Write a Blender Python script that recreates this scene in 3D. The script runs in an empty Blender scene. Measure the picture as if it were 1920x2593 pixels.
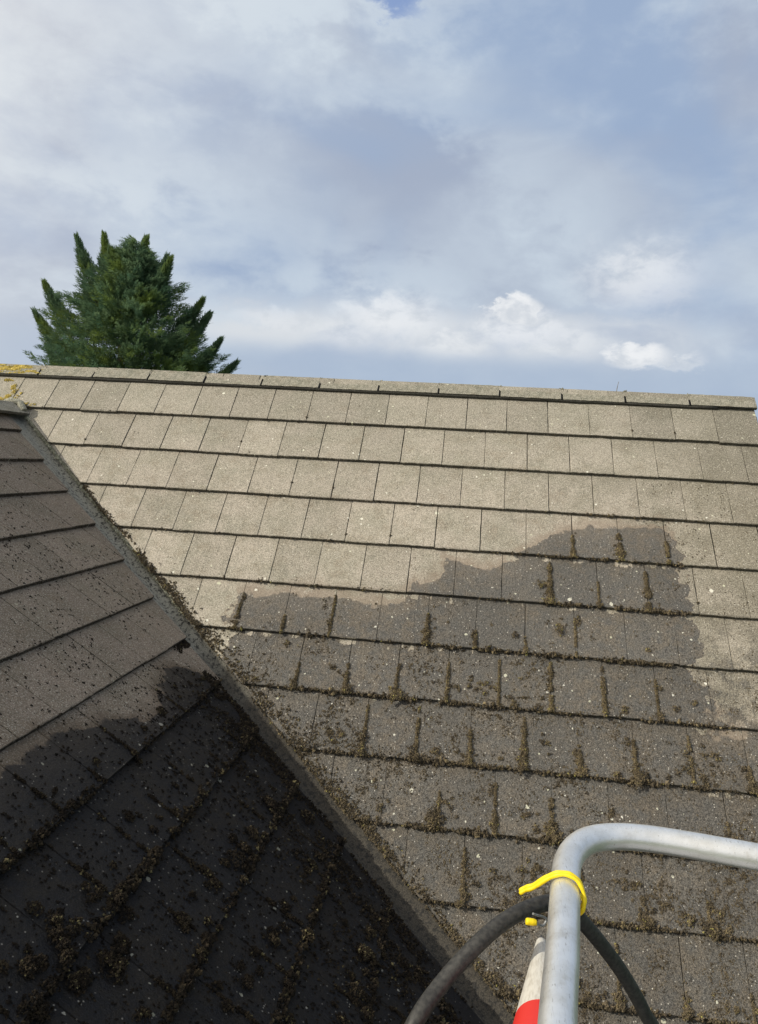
import bpy, math, random
import numpy as np
from mathutils import Vector, Matrix, noise as mnoise
R = math.radians
scene = bpy.context.scene
rng = np.random.default_rng(7)
random.seed(7)

# ------------------------------------------------------------------ camera
CAM = Vector((3.3261, -5.8338, -0.3))
ROT = [[0.99149, -0.11350, -0.06372], [0.11729, 0.99133, 0.05918], [0.05645, -0.06615, 0.99621]]   # columns: right, forward, up
cd = bpy.data.cameras.new('camera'); cam = bpy.data.objects.new('camera', cd)
scene.collection.objects.link(cam); scene.camera = cam
m = Matrix.Identity(4)
for i in range(3):
    m[i][0] = ROT[i][0]; m[i][1] = ROT[i][2]; m[i][2] = -ROT[i][1]; m[i][3] = CAM[i]
cam.matrix_world = m
cd.sensor_fit = 'HORIZONTAL'; cd.sensor_width = 36; cd.lens = 36 * 1973.0 / 1920.0
cd.clip_start = 0.05; cd.clip_end = 5000

# ------------------------------------------------------------------ light
SUN = Vector((-0.725, -0.424, 0.542)).normalized()
sl = bpy.data.lights.new('sun', 'SUN'); sl.energy = 3.9; sl.angle = R(0.5); sl.color = (1.0, 0.93, 0.80)
so = bpy.data.objects.new('sun', sl); scene.collection.objects.link(so)
so.rotation_euler = SUN.to_track_quat('Z', 'Y').to_euler(); so.location = (-8, -8, 8)
scene.view_settings.view_transform = 'Standard'; scene.view_settings.look = 'None'
scene.view_settings.exposure = 0.0; scene.view_settings.gamma = 1.0


class NT:
    """short helper to write node trees"""
    def __init__(s, tree): s.t = tree
    def n(s, ty, **kw):
        nd = s.t.nodes.new(ty)
        for k, v in kw.items():
            if k.startswith('i_'):
                key = k[2:]
                key = int(key) if key.isdigit() else key.replace('_', ' ')
                s.set(nd.inputs[key], v)
            else: setattr(nd, k, v)
        return nd
    def set(s, sock, v):
        if isinstance(v, bpy.types.NodeSocket): s.t.links.new(v, sock)
        elif isinstance(v, (tuple, list)) and len(v) == 3 and sock.type == 'RGBA': sock.default_value = (*v, 1)
        else: sock.default_value = v
    def m(s, op, a, b=None, c=None, clamp=False):
        nd = s.t.nodes.new('ShaderNodeMath'); nd.operation = op; nd.use_clamp = clamp
        for i, v in enumerate((a, b, c)):
            if v is not None: s.set(nd.inputs[i], v)
        return nd.outputs[0]
    def vm(s, op, a, b=None, scale=None):
        nd = s.t.nodes.new('ShaderNodeVectorMath'); nd.operation = op
        s.set(nd.inputs[0], a)
        if b is not None: s.set(nd.inputs[1], b)
        if scale is not None: s.set(nd.inputs['Scale'], scale)
        return nd.outputs[0]
    def comb(s, x, y, z=0.0):
        nd = s.t.nodes.new('ShaderNodeCombineXYZ')
        for i, v in enumerate((x, y, z)): s.set(nd.inputs[i], v)
        return nd.outputs[0]
    def noise(s, vec, scale, detail=3.0, rough=0.55, dist=0.0, col=False):
        nd = s.t.nodes.new('ShaderNodeTexNoise'); s.set(nd.inputs['Vector'], vec)
        nd.inputs['Scale'].default_value = scale; nd.inputs['Detail'].default_value = detail
        nd.inputs['Roughness'].default_value = rough; nd.inputs['Distortion'].default_value = dist
        return nd.outputs['Color' if col else 'Fac']
    def ss(s, v, a, b, lo=0.0, hi=1.0):
        nd = s.t.nodes.new('ShaderNodeMapRange'); nd.interpolation_type = 'SMOOTHSTEP'
        s.set(nd.inputs[0], v); nd.inputs[1].default_value = a; nd.inputs[2].default_value = b
        nd.inputs[3].default_value = lo; nd.inputs[4].default_value = hi
        return nd.outputs[0]
    def mix(s, f, a, b, mode='MIX'):
        nd = s.t.nodes.new('ShaderNodeMix'); nd.data_type = 'RGBA'; nd.blend_type = mode
        s.set(nd.inputs[0], f); s.set(nd.inputs[6], a); s.set(nd.inputs[7], b)
        return nd.outputs[2]
    def voro(s, vec, scale):
        nd = s.t.nodes.new('ShaderNodeTexVoronoi'); s.set(nd.inputs['Vector'], vec); nd.inputs['Scale'].default_value = scale
        return nd.outputs['Distance'], nd.outputs['Color']
    def sepc(s, c):
        nd = s.t.nodes.new('ShaderNodeSeparateColor'); s.set(nd.inputs[0], c); return nd.outputs


# ------------------------------------------------------------------ sky
def build_world():
    w = bpy.data.worlds.new('World'); scene.world = w; w.use_nodes = True
    t = NT(w.node_tree); w.node_tree.nodes.clear()
    sky = t.n('ShaderNodeTexSky', sky_type='NISHITA'); sky.sun_disc = False
    sky.sun_elevation = math.asin(SUN.z); sky.sun_rotation = math.atan2(SUN.x, SUN.y)
    tc = t.n('ShaderNodeTexCoord')
    nrm = t.vm('NORMALIZE', tc.outputs['Generated'])
    sp = t.n('ShaderNodeSeparateXYZ'); t.set(sp.inputs[0], nrm)
    az = t.m('ARCTAN2', sp.outputs[0], sp.outputs[1]); el = t.m('ARCSINE', sp.outputs[2])
    # domain for the clouds: direction flattened so that clouds stretch sideways towards the horizon
    P = t.vm('MULTIPLY', nrm, (1.0, 1.0, 1.7))
    big = t.noise(P, 3.1, 3, 0.5, 0.6)
    mid = t.noise(t.vm('ADD', P, (3.1, 0.4, 1.7)), 6.5, 7, 0.52, 0.35)
    fine = t.noise(t.vm('ADD', P, (9.3, 4.4, 2.7)), 24, 7, 0.6, 0.2)
    wx = t.m('MULTIPLY', t.m('SUBTRACT', mid, 0.5), 0.30); wz = t.m('MULTIPLY', t.m('SUBTRACT', fine, 0.5), 0.12)
    azw = t.m('ADD', az, t.m('ADD', wx, wz)); elw = t.m('ADD', el, t.m('ADD', t.m('MULTIPLY', wx, 0.6), wz))
    def gauss(a0, e0, sa, se, A=azw, E=elw):
        a = t.m('DIVIDE', t.m('SUBTRACT', A, a0), sa); e = t.m('DIVIDE', t.m('SUBTRACT', E, e0), se)
        return t.m('EXPONENT', t.m('MULTIPLY', t.m('ADD', t.m('MULTIPLY', a, a), t.m('MULTIPLY', e, e)), -1.0))
    def add(*v):
        o = v[0]
        for x in v[1:]: o = t.m('ADD', o, x)
        return o
    def mul(a, b): return t.m('MULTIPLY', a, b)
    # brightness field of the high veil
    veil = add(mul(t.m('SUBTRACT', mid, 0.5), 1.85), mul(t.m('SUBTRACT', big, 0.5), 0.9), mul(t.m('SUBTRACT', fine, 0.5), 0.50), 0.40,
               mul(gauss(-0.47, 0.44, 0.20, 0.12), 0.42), mul(gauss(-0.28, 0.52, 0.24, 0.03), 0.5), mul(gauss(-0.40, 0.31, 0.13, 0.03), 0.30),
               mul(gauss(-0.04, 0.40, 0.10, 0.05), 0.22), mul(gauss(-0.36, 0.24, 0.26, 0.06), 0.22), mul(gauss(-0.11, 0.22, 0.12, 0.04), 0.25),
               mul(gauss(0.10, 0.31, 0.06, 0.06), 0.2),
               mul(gauss(-0.15, 0.36, 0.10, 0.06), -0.36), mul(gauss(0.20, 0.42, 0.20, 0.10), -0.30), mul(gauss(-0.34, 0.36, 0.10, 0.04), -0.12))
    v = t.ss(veil, 0.0, 1.15)
    grey = t.mix(t.ss(big, 0.35, 0.65), (0.325, 0.425, 0.600), (0.375, 0.435, 0.555))
    cloud = t.mix(v, grey, (0.590, 0.675, 0.765))
    # low bank of cloud over the horizon
    bank = mul(t.ss(add(el, mul(t.m('SUBTRACT', mid, 0.5), 0.11), mul(t.m('SUBTRACT', fine, 0.5), 0.05)), 0.205, 0.170), t.ss(el, 0.110, 0.150))
    bank = mul(bank, t.ss(az, -0.44, -0.30))
    bank = mul(bank, t.ss(az, 0.33, 0.16))
    cloud = t.mix(mul(bank, t.ss(mid, 0.35, 0.62, 0.40, 1.0)), cloud, (0.68, 0.72, 0.765))
    low = t.ss(el, 0.150, 0.118)
    cloud = t.mix(mul(low, 0.75), cloud, (0.43, 0.52, 0.65))
    # cloud towards the sun is brighter and warmer, raised to lift and warm the shade
    dt = t.n('ShaderNodeVectorMath'); dt.operation = 'DOT_PRODUCT'; t.set(dt.inputs[0], nrm); dt.inputs[1].default_value = tuple(SUN)
    cloud = t.mix(t.m('MULTIPLY', t.ss(dt.outputs['Value'], -0.15, 0.95), 0.9), cloud, (1.12, 1.04, 0.94))
    # cumulus heads, sharp above and soft below
    az2 = add(az, mul(t.m('SUBTRACT', fine, 0.5), 0.085), mul(t.m('SUBTRACT', mid, 0.5), 0.04))
    el2 = add(el, mul(t.m('SUBTRACT', fine, 0.5), -0.055))
    def head(a0, e0, sa, se, k, soft=0.25):
        g = gauss(a0, e0, sa, se, az2, el2)
        return mul(t.ss(g, 0.5 - soft, 0.5 + soft), k)
    hs = [head(0.040, 0.194, 0.040, 0.022, 0.85, 0.16), head(0.055, 0.170, 0.075, 0.026, 0.62, 0.4), head(-0.105, 0.178, 0.075, 0.030, 0.62, 0.45), head(0.190, 0.143, 0.044, 0.017, 0.8, 0.22),
          head(0.235, 0.136, 0.040, 0.010, 0.45, 0.3), head(0.200, 0.232, 0.070, 0.042, 0.55, 0.48), head(-0.235, 0.165, 0.07, 0.014, 0.3, 0.45), head(0.10, 0.158, 0.06, 0.020, 0.45, 0.4), head(-0.03, 0.155, 0.06, 0.020, 0.5, 0.45), head(-0.16, 0.158, 0.05, 0.022, 0.35, 0.45), head(0.015, 0.182, 0.022, 0.012, 0.5, 0.3), head(0.165, 0.147, 0.020, 0.012, 0.5, 0.3)]
    hsum = hs[0]
    for h in hs[1:]: hsum = t.m('MAXIMUM', hsum, h)
    cloud = t.mix(hsum, cloud, t.mix(t.ss(fine, 0.35, 0.6), (0.66, 0.70, 0.75), (0.92, 0.93, 0.94)))
    # gaps of clear blue
    gapf = t.ss(add(gauss(-0.11, 0.535, 0.055, 0.022), mul(gauss(0.17, 0.215, 0.10, 0.016), 0.25), mul(gauss(0.40, 0.15, 0.12, 0.05), 0.2)), 0.15, 0.9)
    skyc = t.vm('SCALE', sky.outputs[0], scale=0.085)
    mp = t.mix(t.m('SUBTRACT', 1.0, mul(gapf, 0.8)), t.mix(0.65, skyc, (0.22, 0.36, 0.74)), cloud)
    # below the horizon: plain sky colour of the texture
    final = t.mix(t.ss(el, -0.02, 0.02), skyc, mp)
    bg = t.n('ShaderNodeBackground'); t.set(bg.inputs[0], final); bg.inputs[1].default_value = 1.0
    out = t.n('ShaderNodeOutputWorld'); t.set(out.inputs[0], bg.outputs[0])
build_world()


# ------------------------------------------------------------------ helpers
def link(o, parent=None):
    scene.collection.objects.link(o)
    if parent is not None: o.parent = parent
    return o
def tag(o, label=None, cat=None, group=None, kind=None):
    for k, v in (('label', label), ('category', cat), ('group', group), ('kind', kind)):
        if v: o[k] = v
    return o
def thing(name, label, cat, loc, group=None):
    return tag(link(_e(name, loc)), label, cat, group)
def _e(name, loc):
    o = bpy.data.objects.new(name, None); o.location = loc; o.empty_display_size = 0.2; return o
def part(name, me, mat, parent, world=True):
    o = bpy.data.objects.new(name, me)
    if mat is not None and not me.materials: me.materials.append(mat)
    link(o, parent)
    if parent is not None and world:      # mesh data is in world coordinates
        off = Vector((0, 0, 0)); p = parent
        while p is not None: off += p.location; p = p.parent
        o.location = -off
    return o
def mesh_np(name, V, F, smooth=False, mat=None):
    """V (n,3); F (m,k) same-size faces"""
    me = bpy.data.meshes.new(name)
    V = np.asarray(V, dtype=np.float32); F = np.asarray(F, dtype=np.int32)
    me.vertices.add(len(V)); me.vertices.foreach_set('co', V.ravel())
    k = F.shape[1]
    me.loops.add(F.size); me.loops.foreach_set('vertex_index', F.ravel())
    me.polygons.add(len(F)); me.polygons.foreach_set('loop_start', np.arange(0, F.size, k, dtype=np.int32))
    me.polygons.foreach_set('use_smooth', np.full(len(F), smooth))
    me.update(calc_edges=True)
    if mat: me.materials.append(mat)
    return me
def tube(name, pts, rad, mat, seg=20, closed_caps=True, flat=1.0):
    """smooth tube along points (parallel-transport frame); rad is a number or list"""
    pts = [Vector(p) for p in pts]; n = len(pts)
    rad = [rad] * n if not hasattr(rad, '__len__') else rad
    V = []; F = []
    T = [(pts[min(i + 1, n - 1)] - pts[max(i - 1, 0)]).normalized() for i in range(n)]
    a = T[0].orthogonal().normalized()
    for i in range(n):
        a = (a - T[i] * a.dot(T[i])).normalized(); b = T[i].cross(a)
        for k in range(seg):
            an = 2 * math.pi * k / seg
            V.append(pts[i] + (a * math.cos(an) + b * math.sin(an) * flat) * rad[i])
    for i in range(n - 1):
        for k in range(seg):
            k2 = (k + 1) % seg
            F.append((i * seg + k, i * seg + k2, (i + 1) * seg + k2, (i + 1) * seg + k))
    me = bpy.data.meshes.new(name)
    faces = list(F)
    if closed_caps: faces += [tuple(range(seg))[::-1], tuple((n - 1) * seg + k for k in range(seg))]
    me.from_pydata([tuple(v) for v in V], [], faces)
    me.polygons.foreach_set('use_smooth', [True] * len(F) + [False] * (len(faces) - len(F)))
    me.materials.append(mat)
    return me
def catmull(P, n=8):
    P = [Vector(p) for p in P]; out = []
    Q = [P[0] * 2 - P[1]] + P + [P[-1] * 2 - P[-2]]
    for i in range(1, len(Q) - 2):
        for k in range(n):
            t = k / n
            a, b, c, d = Q[i - 1], Q[i], Q[i + 1], Q[i + 2]
            out.append(0.5 * ((2 * b) + (c - a) * t + (2 * a - 5 * b + 4 * c - d) * t * t + (3 * b - a - 3 * c + d) * t ** 3))
    out.append(P[-1]); return out
def box_mesh(name, lo, hi, mat):
    x0, y0, z0 = lo; x1, y1, z1 = hi
    V = [(x0,y0,z0),(x1,y0,z0),(x1,y1,z0),(x0,y1,z0),(x0,y0,z1),(x1,y0,z1),(x1,y1,z1),(x0,y1,z1)]
    F = [(0,3,2,1),(4,5,6,7),(0,1,5,4),(1,2,6,5),(2,3,7,6),(3,0,4,7)]
    return mesh_np(name, V, F, mat=mat)
def new_mat(name):
    mt = bpy.data.materials.new(name); mt.use_nodes = True; mt.node_tree.nodes.clear()
    t = NT(mt.node_tree); bs = t.n('ShaderNodeBsdfPrincipled'); out = t.n('ShaderNodeOutputMaterial')
    mt.node_tree.links.new(bs.outputs[0], out.inputs[0])
    return mt, t, bs
def bump(t, bs, h, dist, strength=1.0):
    b = t.n('ShaderNodeBump'); b.inputs['Distance'].default_value = dist; b.inputs['Strength'].default_value = strength
    t.set(b.inputs['Height'], h); t.set(bs.inputs['Normal'], b.outputs[0])

# ------------------------------------------------------------------ roof planes
TH_A, TH_B = 0.8831, 0.6292
XB = -0.3357
W = 0.30
class Plane:
    def __init__(s, o, eu, es, n, s0, g): s.o, s.eu, s.es, s.n, s.s0, s.g = np.array(o, float), np.array(eu, float), np.array(es, float), np.array(n, float), s0, g
    def P(s, u, v, h):
        u = np.asarray(u, float)[..., None]; v = np.asarray(v, float)[..., None]; h = np.asarray(h, float)[..., None]
        return s.o + u * s.eu + v * s.es + h * s.n
PA = Plane((0, 0, 0), (1, 0, 0), (0, -math.cos(TH_A), -math.sin(TH_A)), (0, -math.sin(TH_A), math.cos(TH_A)), -0.3105, 0.3531)
PB = Plane((XB, 0, 0), (0, 1, 0), (math.cos(TH_B), 0, -math.sin(TH_B)), (math.sin(TH_B), 0, math.cos(TH_B)), 0.726, 0.3481)
YR = 0.280                                            # ridge of the main roof
PA2 = Plane((0, 2 * YR, 0), (-1, 0, 0), (0, math.cos(TH_A), -math.sin(TH_A)), (0, math.sin(TH_A), math.cos(TH_A)), -0.3105, 0.3531)
XRB = -0.245                                          # ridge of the wing
PB2 = Plane((2 * XRB - XB, 0, 0), (0, -1, 0), (-math.cos(TH_B), 0, -math.sin(TH_B)), (-math.sin(TH_B), 0, math.cos(TH_B)), 0.726, 0.3481)
TT = 0.026                                            # visible thickness of a tile's lower edge
KV = math.tan(TH_A) / math.tan(TH_B)
cA, sA, cB, sB = math.cos(TH_A), math.sin(TH_A), math.cos(TH_B), math.sin(TH_B)
# on the main slope the valley is X = XB + KV*cA*s ; on the wing slope y = -(s*sB)/tan(A) , i.e. y = -s*sB/tanA
def xv(s): return XB + KV * cA * s
def yv(s): return -s * sB / math.tan(TH_A)

def clip(poly, a, b, c):
    """keep a*u + b*s <= c"""
    out = []; n = len(poly)
    for i in range(n):
        p, q = poly[i], poly[(i + 1) % n]
        dp = a * p[0] + b * p[1] - c; dq = a * q[0] + b * q[1] - c
        if dp <= 0: out.append(p)
        if (dp < 0 < dq) or (dq < 0 < dp):
            t = dp / (dp - dq); out.append((p[0] + t * (q[0] - p[0]), p[1] + t * (q[1] - p[1])))
    return out
def area(p): return 0.5 * sum(p[i][0] * p[(i + 1) % len(p)][1] - p[(i + 1) % len(p)][0] * p[i][1] for i in range(len(p)))

def tiles(name, pl, k0, k1, u_lo, u_hi, phase, cuts, mat, wav=0.0):
    """one mesh holding every tile of a slope; cuts(k) gives a list of half-plane lists (pieces to keep)"""
    V = []; F = []; UV = []; RND = []; EDG = []
    for k in range(k0, k1 + 1):
        sk = pl.s0 + k * pl.g
        ph = phase(k)
        i0 = math.floor((u_lo - ph) / W); i1 = math.ceil((u_hi - ph) / W)
        for i in range(i0, i1):
            gap = random.choice([0.0010, 0.0018, 0.0026, 0.0038])
            if pl is PA and k >= 6 and ph + i * W < 4.9: gap = random.choice([0.0002, 0.0003, 0.0006, 0.0016])
            ua = max(ph + i * W + gap, u_lo); ub = min(ph + (i + 1) * W - gap * 0.6, u_hi)
            if ub - ua < 0.03: continue
            dr = random.uniform(-0.0012, 0.0012); sk2 = sk + random.uniform(-0.0025, 0.0025); lift = random.uniform(-0.0014, 0.0014)
            if random.random() < 0.10: sk2 += random.uniform(-0.006, 0.006); lift += random.uniform(0, 0.0022)
            NB, NS = 14, 6
            poly = [(ua, sk - pl.g - 0.035), (ub, sk - pl.g - 0.035)]
            poly += [(ub + random.gauss(0, 0.0006), sk - pl.g - 0.02 + (pl.g + 0.02) * j / NS) for j in range(1, NS)]
            poly += [(ub - (ub - ua) * j / NB, sk2 + dr * (2 * j / NB - 1) + random.gauss(0, 0.0011)) for j in range(NB + 1)]
            poly += [(ua + random.gauss(0, 0.0006), sk2 - (pl.g + 0.02) * j / NS) for j in range(1, NS)]
            for hp in cuts(k):
                p = poly
                for (a, b, c) in hp:
                    p = clip(p, a, b, c)
                    if len(p) < 3: break
                if len(p) < 3 or abs(area(p)) < 0.0008: continue
                cx = sum(q[0] for q in p) / len(p); cy = sum(q[1] for q in p) / len(p)
                base = len(V); n = len(p)
                rings = []
                for ring in range(3):
                    for q in p:
                        du, ds = cx - q[0], cy - q[1]; L = math.hypot(du, ds) + 1e-9
                        ins = (0.0026, 0.0, 0.0)[ring]
                        u, s = q[0] + du / L * ins, q[1] + ds / L * ins
                        hh = -(sk - s) * TT / pl.g + lift
                        hh += (0.0, -0.0024, -TT + 0.0012 - lift)[ring]
                        V.append((u, s, hh)); UV.append((u, s))
                rn = random.random()
                top = list(range(base, base + n))
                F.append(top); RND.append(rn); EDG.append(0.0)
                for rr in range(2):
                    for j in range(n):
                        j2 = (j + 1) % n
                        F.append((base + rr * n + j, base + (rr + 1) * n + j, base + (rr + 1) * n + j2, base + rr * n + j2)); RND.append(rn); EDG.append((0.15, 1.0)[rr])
    A = np.array(V); P = pl.P(A[:, 0], A[:, 1], A[:, 2])
    me = bpy.data.meshes.new(name)
    me.from_pydata(P.tolist(), [], F)
    uvl = me.uv_layers.new(name='UVMap')
    li = np.empty(len(me.loops), dtype=np.int32); me.loops.foreach_get('vertex_index', li)
    uvl.data.foreach_set('uv', np.array(UV, dtype=np.float32)[li].ravel())
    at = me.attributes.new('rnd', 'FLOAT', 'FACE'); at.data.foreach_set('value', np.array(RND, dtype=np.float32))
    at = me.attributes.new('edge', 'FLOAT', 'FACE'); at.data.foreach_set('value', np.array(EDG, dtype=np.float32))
    me.materials.append(mat)
    me.validate(); 
    # outward normals
    import bmesh
    bm = bmesh.new(); bm.from_mesh(me)
    nv = Vector(pl.n)
    up = [f for f in bm.faces if len(f.verts) > 4]
    if up and sum(1 if f.normal.dot(nv) > 0 else -1 for f in up) < 0: bmesh.ops.reverse_faces(bm, faces=bm.faces[:])
    bm.to_mesh(me); bm.free()
    return me


# ------------------------------------------------------------------ tile material
def float_curve(t, x, pts, xr, yr):
    """y = F(x) by a Float Curve node; ranges scaled to 0..1"""
    nd = t.n('ShaderNodeFloatCurve'); c = nd.mapping.curves[0]
    pts = [((a - xr[0]) / (xr[1] - xr[0]), (b - yr[0]) / (yr[1] - yr[0])) for a, b in pts]
    c.points[0].location = pts[0]; c.points[1].location = pts[-1]
    for p in pts[1:-1]: c.points.new(*p)
    for p in c.points: p.handle_type = 'VECTOR'
    nd.mapping.extend = 'HORIZONTAL'; nd.mapping.update()
    mr = t.n('ShaderNodeMapRange'); mr.clamp = True
    t.set(mr.inputs[0], x); mr.inputs[1].default_value = xr[0]; mr.inputs[2].default_value = xr[1]
    t.set(nd.inputs[1], mr.outputs[0]); 
    return t.m('MULTIPLY_ADD', nd.outputs[0], yr[1] - yr[0], yr[0])

def tile_material(name, pl, wetpts, ur, dry, damp, wet, wet_spec, algae, wet2=None, lichen=1.0, dirt=0.0, wamp=0.10, edge_col=(0.060, 0.057, 0.051), heads=1.0, softright=None, stain=0.0):
    mt, t, bs = new_mat(name)
    uv = t.n('ShaderNodeUVMap').outputs[0]
    sp = t.n('ShaderNodeSeparateXYZ'); t.set(sp.inputs[0], uv); u, s = sp.outputs[0], sp.outputs[1]
    geo = t.n('ShaderNodeTexCoord').outputs['Object']
    rnd = t.n('ShaderNodeAttribute', attribute_name='rnd').outputs['Fac']
    fr = t.m('FRACT', t.m('DIVIDE', t.m('SUBTRACT', s, pl.s0 - 100 * pl.g), pl.g))       # 0 at the head, 1 at the tail of the part in view
    g1 = t.noise(geo, 330, 2, 0.6); g2 = t.noise(geo, 130, 2, 0.7); g3 = t.noise(geo, 22, 4, 0.6); g4 = t.noise(geo, 4.5, 4, 0.6)
    # dry face
    col = t.mix(t.ss(g4, 0.35, 0.68), dry, tuple(c * k for c, k in zip(dry, (0.80, 0.83, 0.80))))
    col = t.mix(t.m('MULTIPLY', t.ss(g3, 0.42, 0.72), algae), col, (0.13, 0.135, 0.10))
    col = t.mix(t.m('MULTIPLY', t.ss(t.noise(geo, 9, 3, 0.6), 0.50, 0.72), 0.25), col, (0.24, 0.17, 0.12))
    streak = t.noise(t.vm('MULTIPLY', uv, (60.0, 4.0, 1.0)), 1.0, 3, 0.6)
    col = t.mix(t.m('MULTIPLY', t.ss(streak, 0.5, 0.75), 0.16), col, (0.10, 0.09, 0.075))
    if stain > 0:
        sf = t.m('MULTIPLY', t.ss(t.m('ADD', u, t.m('MULTIPLY', t.m('SUBTRACT', g4, 0.5), 1.6)), 3.9, 5.3), stain)
        col = t.mix(sf, col, (0.175, 0.157, 0.118))
        tp = t.m('MULTIPLY', t.ss(t.m('ADD', s, t.m('MULTIPLY', t.m('SUBTRACT', g4, 0.5), 0.8)), 0.75, -0.35), stain * 0.55)
        col = t.mix(tp, col, (0.225, 0.215, 0.175))
    # wetness
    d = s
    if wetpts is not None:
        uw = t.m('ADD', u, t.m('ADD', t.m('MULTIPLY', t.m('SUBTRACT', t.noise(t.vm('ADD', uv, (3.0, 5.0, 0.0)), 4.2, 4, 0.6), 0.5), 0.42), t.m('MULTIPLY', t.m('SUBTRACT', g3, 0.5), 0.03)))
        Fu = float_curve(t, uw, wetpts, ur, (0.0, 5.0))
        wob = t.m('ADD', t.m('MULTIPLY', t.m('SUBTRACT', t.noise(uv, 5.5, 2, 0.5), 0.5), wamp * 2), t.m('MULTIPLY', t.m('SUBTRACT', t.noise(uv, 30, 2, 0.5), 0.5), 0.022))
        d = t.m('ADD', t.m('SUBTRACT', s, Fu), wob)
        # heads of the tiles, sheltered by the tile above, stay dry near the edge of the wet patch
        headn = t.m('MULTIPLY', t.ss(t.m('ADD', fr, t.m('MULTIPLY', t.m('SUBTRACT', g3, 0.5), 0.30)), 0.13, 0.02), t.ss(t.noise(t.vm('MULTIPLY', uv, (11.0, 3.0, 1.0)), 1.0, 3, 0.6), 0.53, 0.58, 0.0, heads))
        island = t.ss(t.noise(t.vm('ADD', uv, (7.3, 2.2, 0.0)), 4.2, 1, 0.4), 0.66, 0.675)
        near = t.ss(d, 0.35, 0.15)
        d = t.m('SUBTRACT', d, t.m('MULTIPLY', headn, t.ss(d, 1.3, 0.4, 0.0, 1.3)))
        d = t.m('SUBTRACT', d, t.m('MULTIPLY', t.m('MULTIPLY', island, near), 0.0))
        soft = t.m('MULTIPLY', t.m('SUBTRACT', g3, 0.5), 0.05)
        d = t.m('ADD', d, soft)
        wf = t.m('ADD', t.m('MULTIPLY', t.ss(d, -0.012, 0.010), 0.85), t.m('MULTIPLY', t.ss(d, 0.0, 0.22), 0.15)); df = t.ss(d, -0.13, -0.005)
        if softright is not None:
            sr = t.m('MULTIPLY', t.ss(u, softright[1], softright[0]), 1.0)
            zone = t.ss(u, softright[0] - 0.02, softright[0])
            far = t.m('MULTIPLY', zone, t.ss(t.m('ADD', s, t.m('MULTIPLY', g3, 0.5)), 1.45, 2.5))
            wf = t.m('MAXIMUM', t.m('MULTIPLY', wf, t.m('ADD', t.m('SUBTRACT', 1.0, zone), zone)), t.m('MULTIPLY', t.ss(t.noise(geo, 9, 4, 0.7), 0.42, 0.62), far))
    else:
        wf = 0.0; df = 0.0
    grain = t.ss(g1, 0.25, 0.75, 0.60, 1.40); grain2 = t.ss(g2, 0.30, 0.70, 0.66, 1.34)
    hue = t.m('MULTIPLY_ADD', rnd, 0.20, 0.90)
    dryc = t.vm('SCALE', col, scale=t.m('MULTIPLY', hue, t.m('MULTIPLY', grain, grain2)))
    dryc = t.mix(t.m('MULTIPLY', t.ss(t.noise(geo, 170, 2, 0.5), 0.58, 0.66), 0.55), dryc, (0.62, 0.58, 0.49))
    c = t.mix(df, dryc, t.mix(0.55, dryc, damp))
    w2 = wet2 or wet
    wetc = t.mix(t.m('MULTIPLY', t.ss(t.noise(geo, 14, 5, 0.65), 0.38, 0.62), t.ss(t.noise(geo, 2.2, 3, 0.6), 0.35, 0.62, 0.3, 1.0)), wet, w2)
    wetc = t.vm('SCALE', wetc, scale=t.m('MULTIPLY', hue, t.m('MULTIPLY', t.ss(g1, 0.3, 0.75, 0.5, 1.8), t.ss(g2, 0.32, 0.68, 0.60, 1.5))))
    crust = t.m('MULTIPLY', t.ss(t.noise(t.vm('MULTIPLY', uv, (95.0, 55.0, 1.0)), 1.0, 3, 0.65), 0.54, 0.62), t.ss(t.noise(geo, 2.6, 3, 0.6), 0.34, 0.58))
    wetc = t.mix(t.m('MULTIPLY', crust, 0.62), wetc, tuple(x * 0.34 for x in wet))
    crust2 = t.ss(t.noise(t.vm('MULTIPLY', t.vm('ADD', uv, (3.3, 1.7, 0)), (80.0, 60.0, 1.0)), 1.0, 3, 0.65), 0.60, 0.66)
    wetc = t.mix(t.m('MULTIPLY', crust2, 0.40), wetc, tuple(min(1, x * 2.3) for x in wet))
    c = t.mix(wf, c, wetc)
    # fine dirt crumbs and darker rim towards joints and the lower edge
    rim = t.ss(fr, 0.975, 0.995)
    c = t.mix(t.m('MULTIPLY', rim, 0.35), c, (0.06, 0.055, 0.045))
    if dirt > 0:
        dn = t.m('MULTIPLY', t.ss(t.noise(t.vm('MULTIPLY', uv, (70.0, 45.0, 1.0)), 1.0, 2, 0.7), 0.60, 0.66), t.ss(t.noise(geo, 3, 3, 0.6), 0.42, 0.6))
        c = t.mix(t.m('MULTIPLY', dn, dirt), c, (0.018, 0.016, 0.014))
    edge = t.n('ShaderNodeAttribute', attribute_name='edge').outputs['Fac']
    c = t.mix(t.m('MULTIPLY', edge, t.ss(g2, 0.62, 0.48, 0.35, 0.9)), c, edge_col)  # side and lower-edge faces pulled towards a darker colour
    # round pale lichens
    for sc, lo, hi, th in ((8.0, 0.05, 0.105, 0.62), (21.0, 0.06, 0.145, 0.58)):
        dd, cc = t.voro(t.vm('ADD', uv, t.vm('SCALE', t.noise(geo, 60, 2, 0.5, col=True), scale=0.014)), sc)
        cs = t.sepc(cc)
        rad = t.m('MULTIPLY', t.ss(cs[0], th, 1.0, 0.0, 1.0), hi)
        spot = t.m('MULTIPLY', t.m('GREATER_THAN', t.m('SUBTRACT', rad, dd), 0.0), t.m('GREATER_THAN', t.noise(geo, 1.7, 2, 0.5), 0.36))
        c = t.mix(t.m('MULTIPLY', spot, 0.85 * lichen), c, t.mix(cs[1], (0.82, 0.80, 0.70), (0.58, 0.58, 0.42)))
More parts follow.
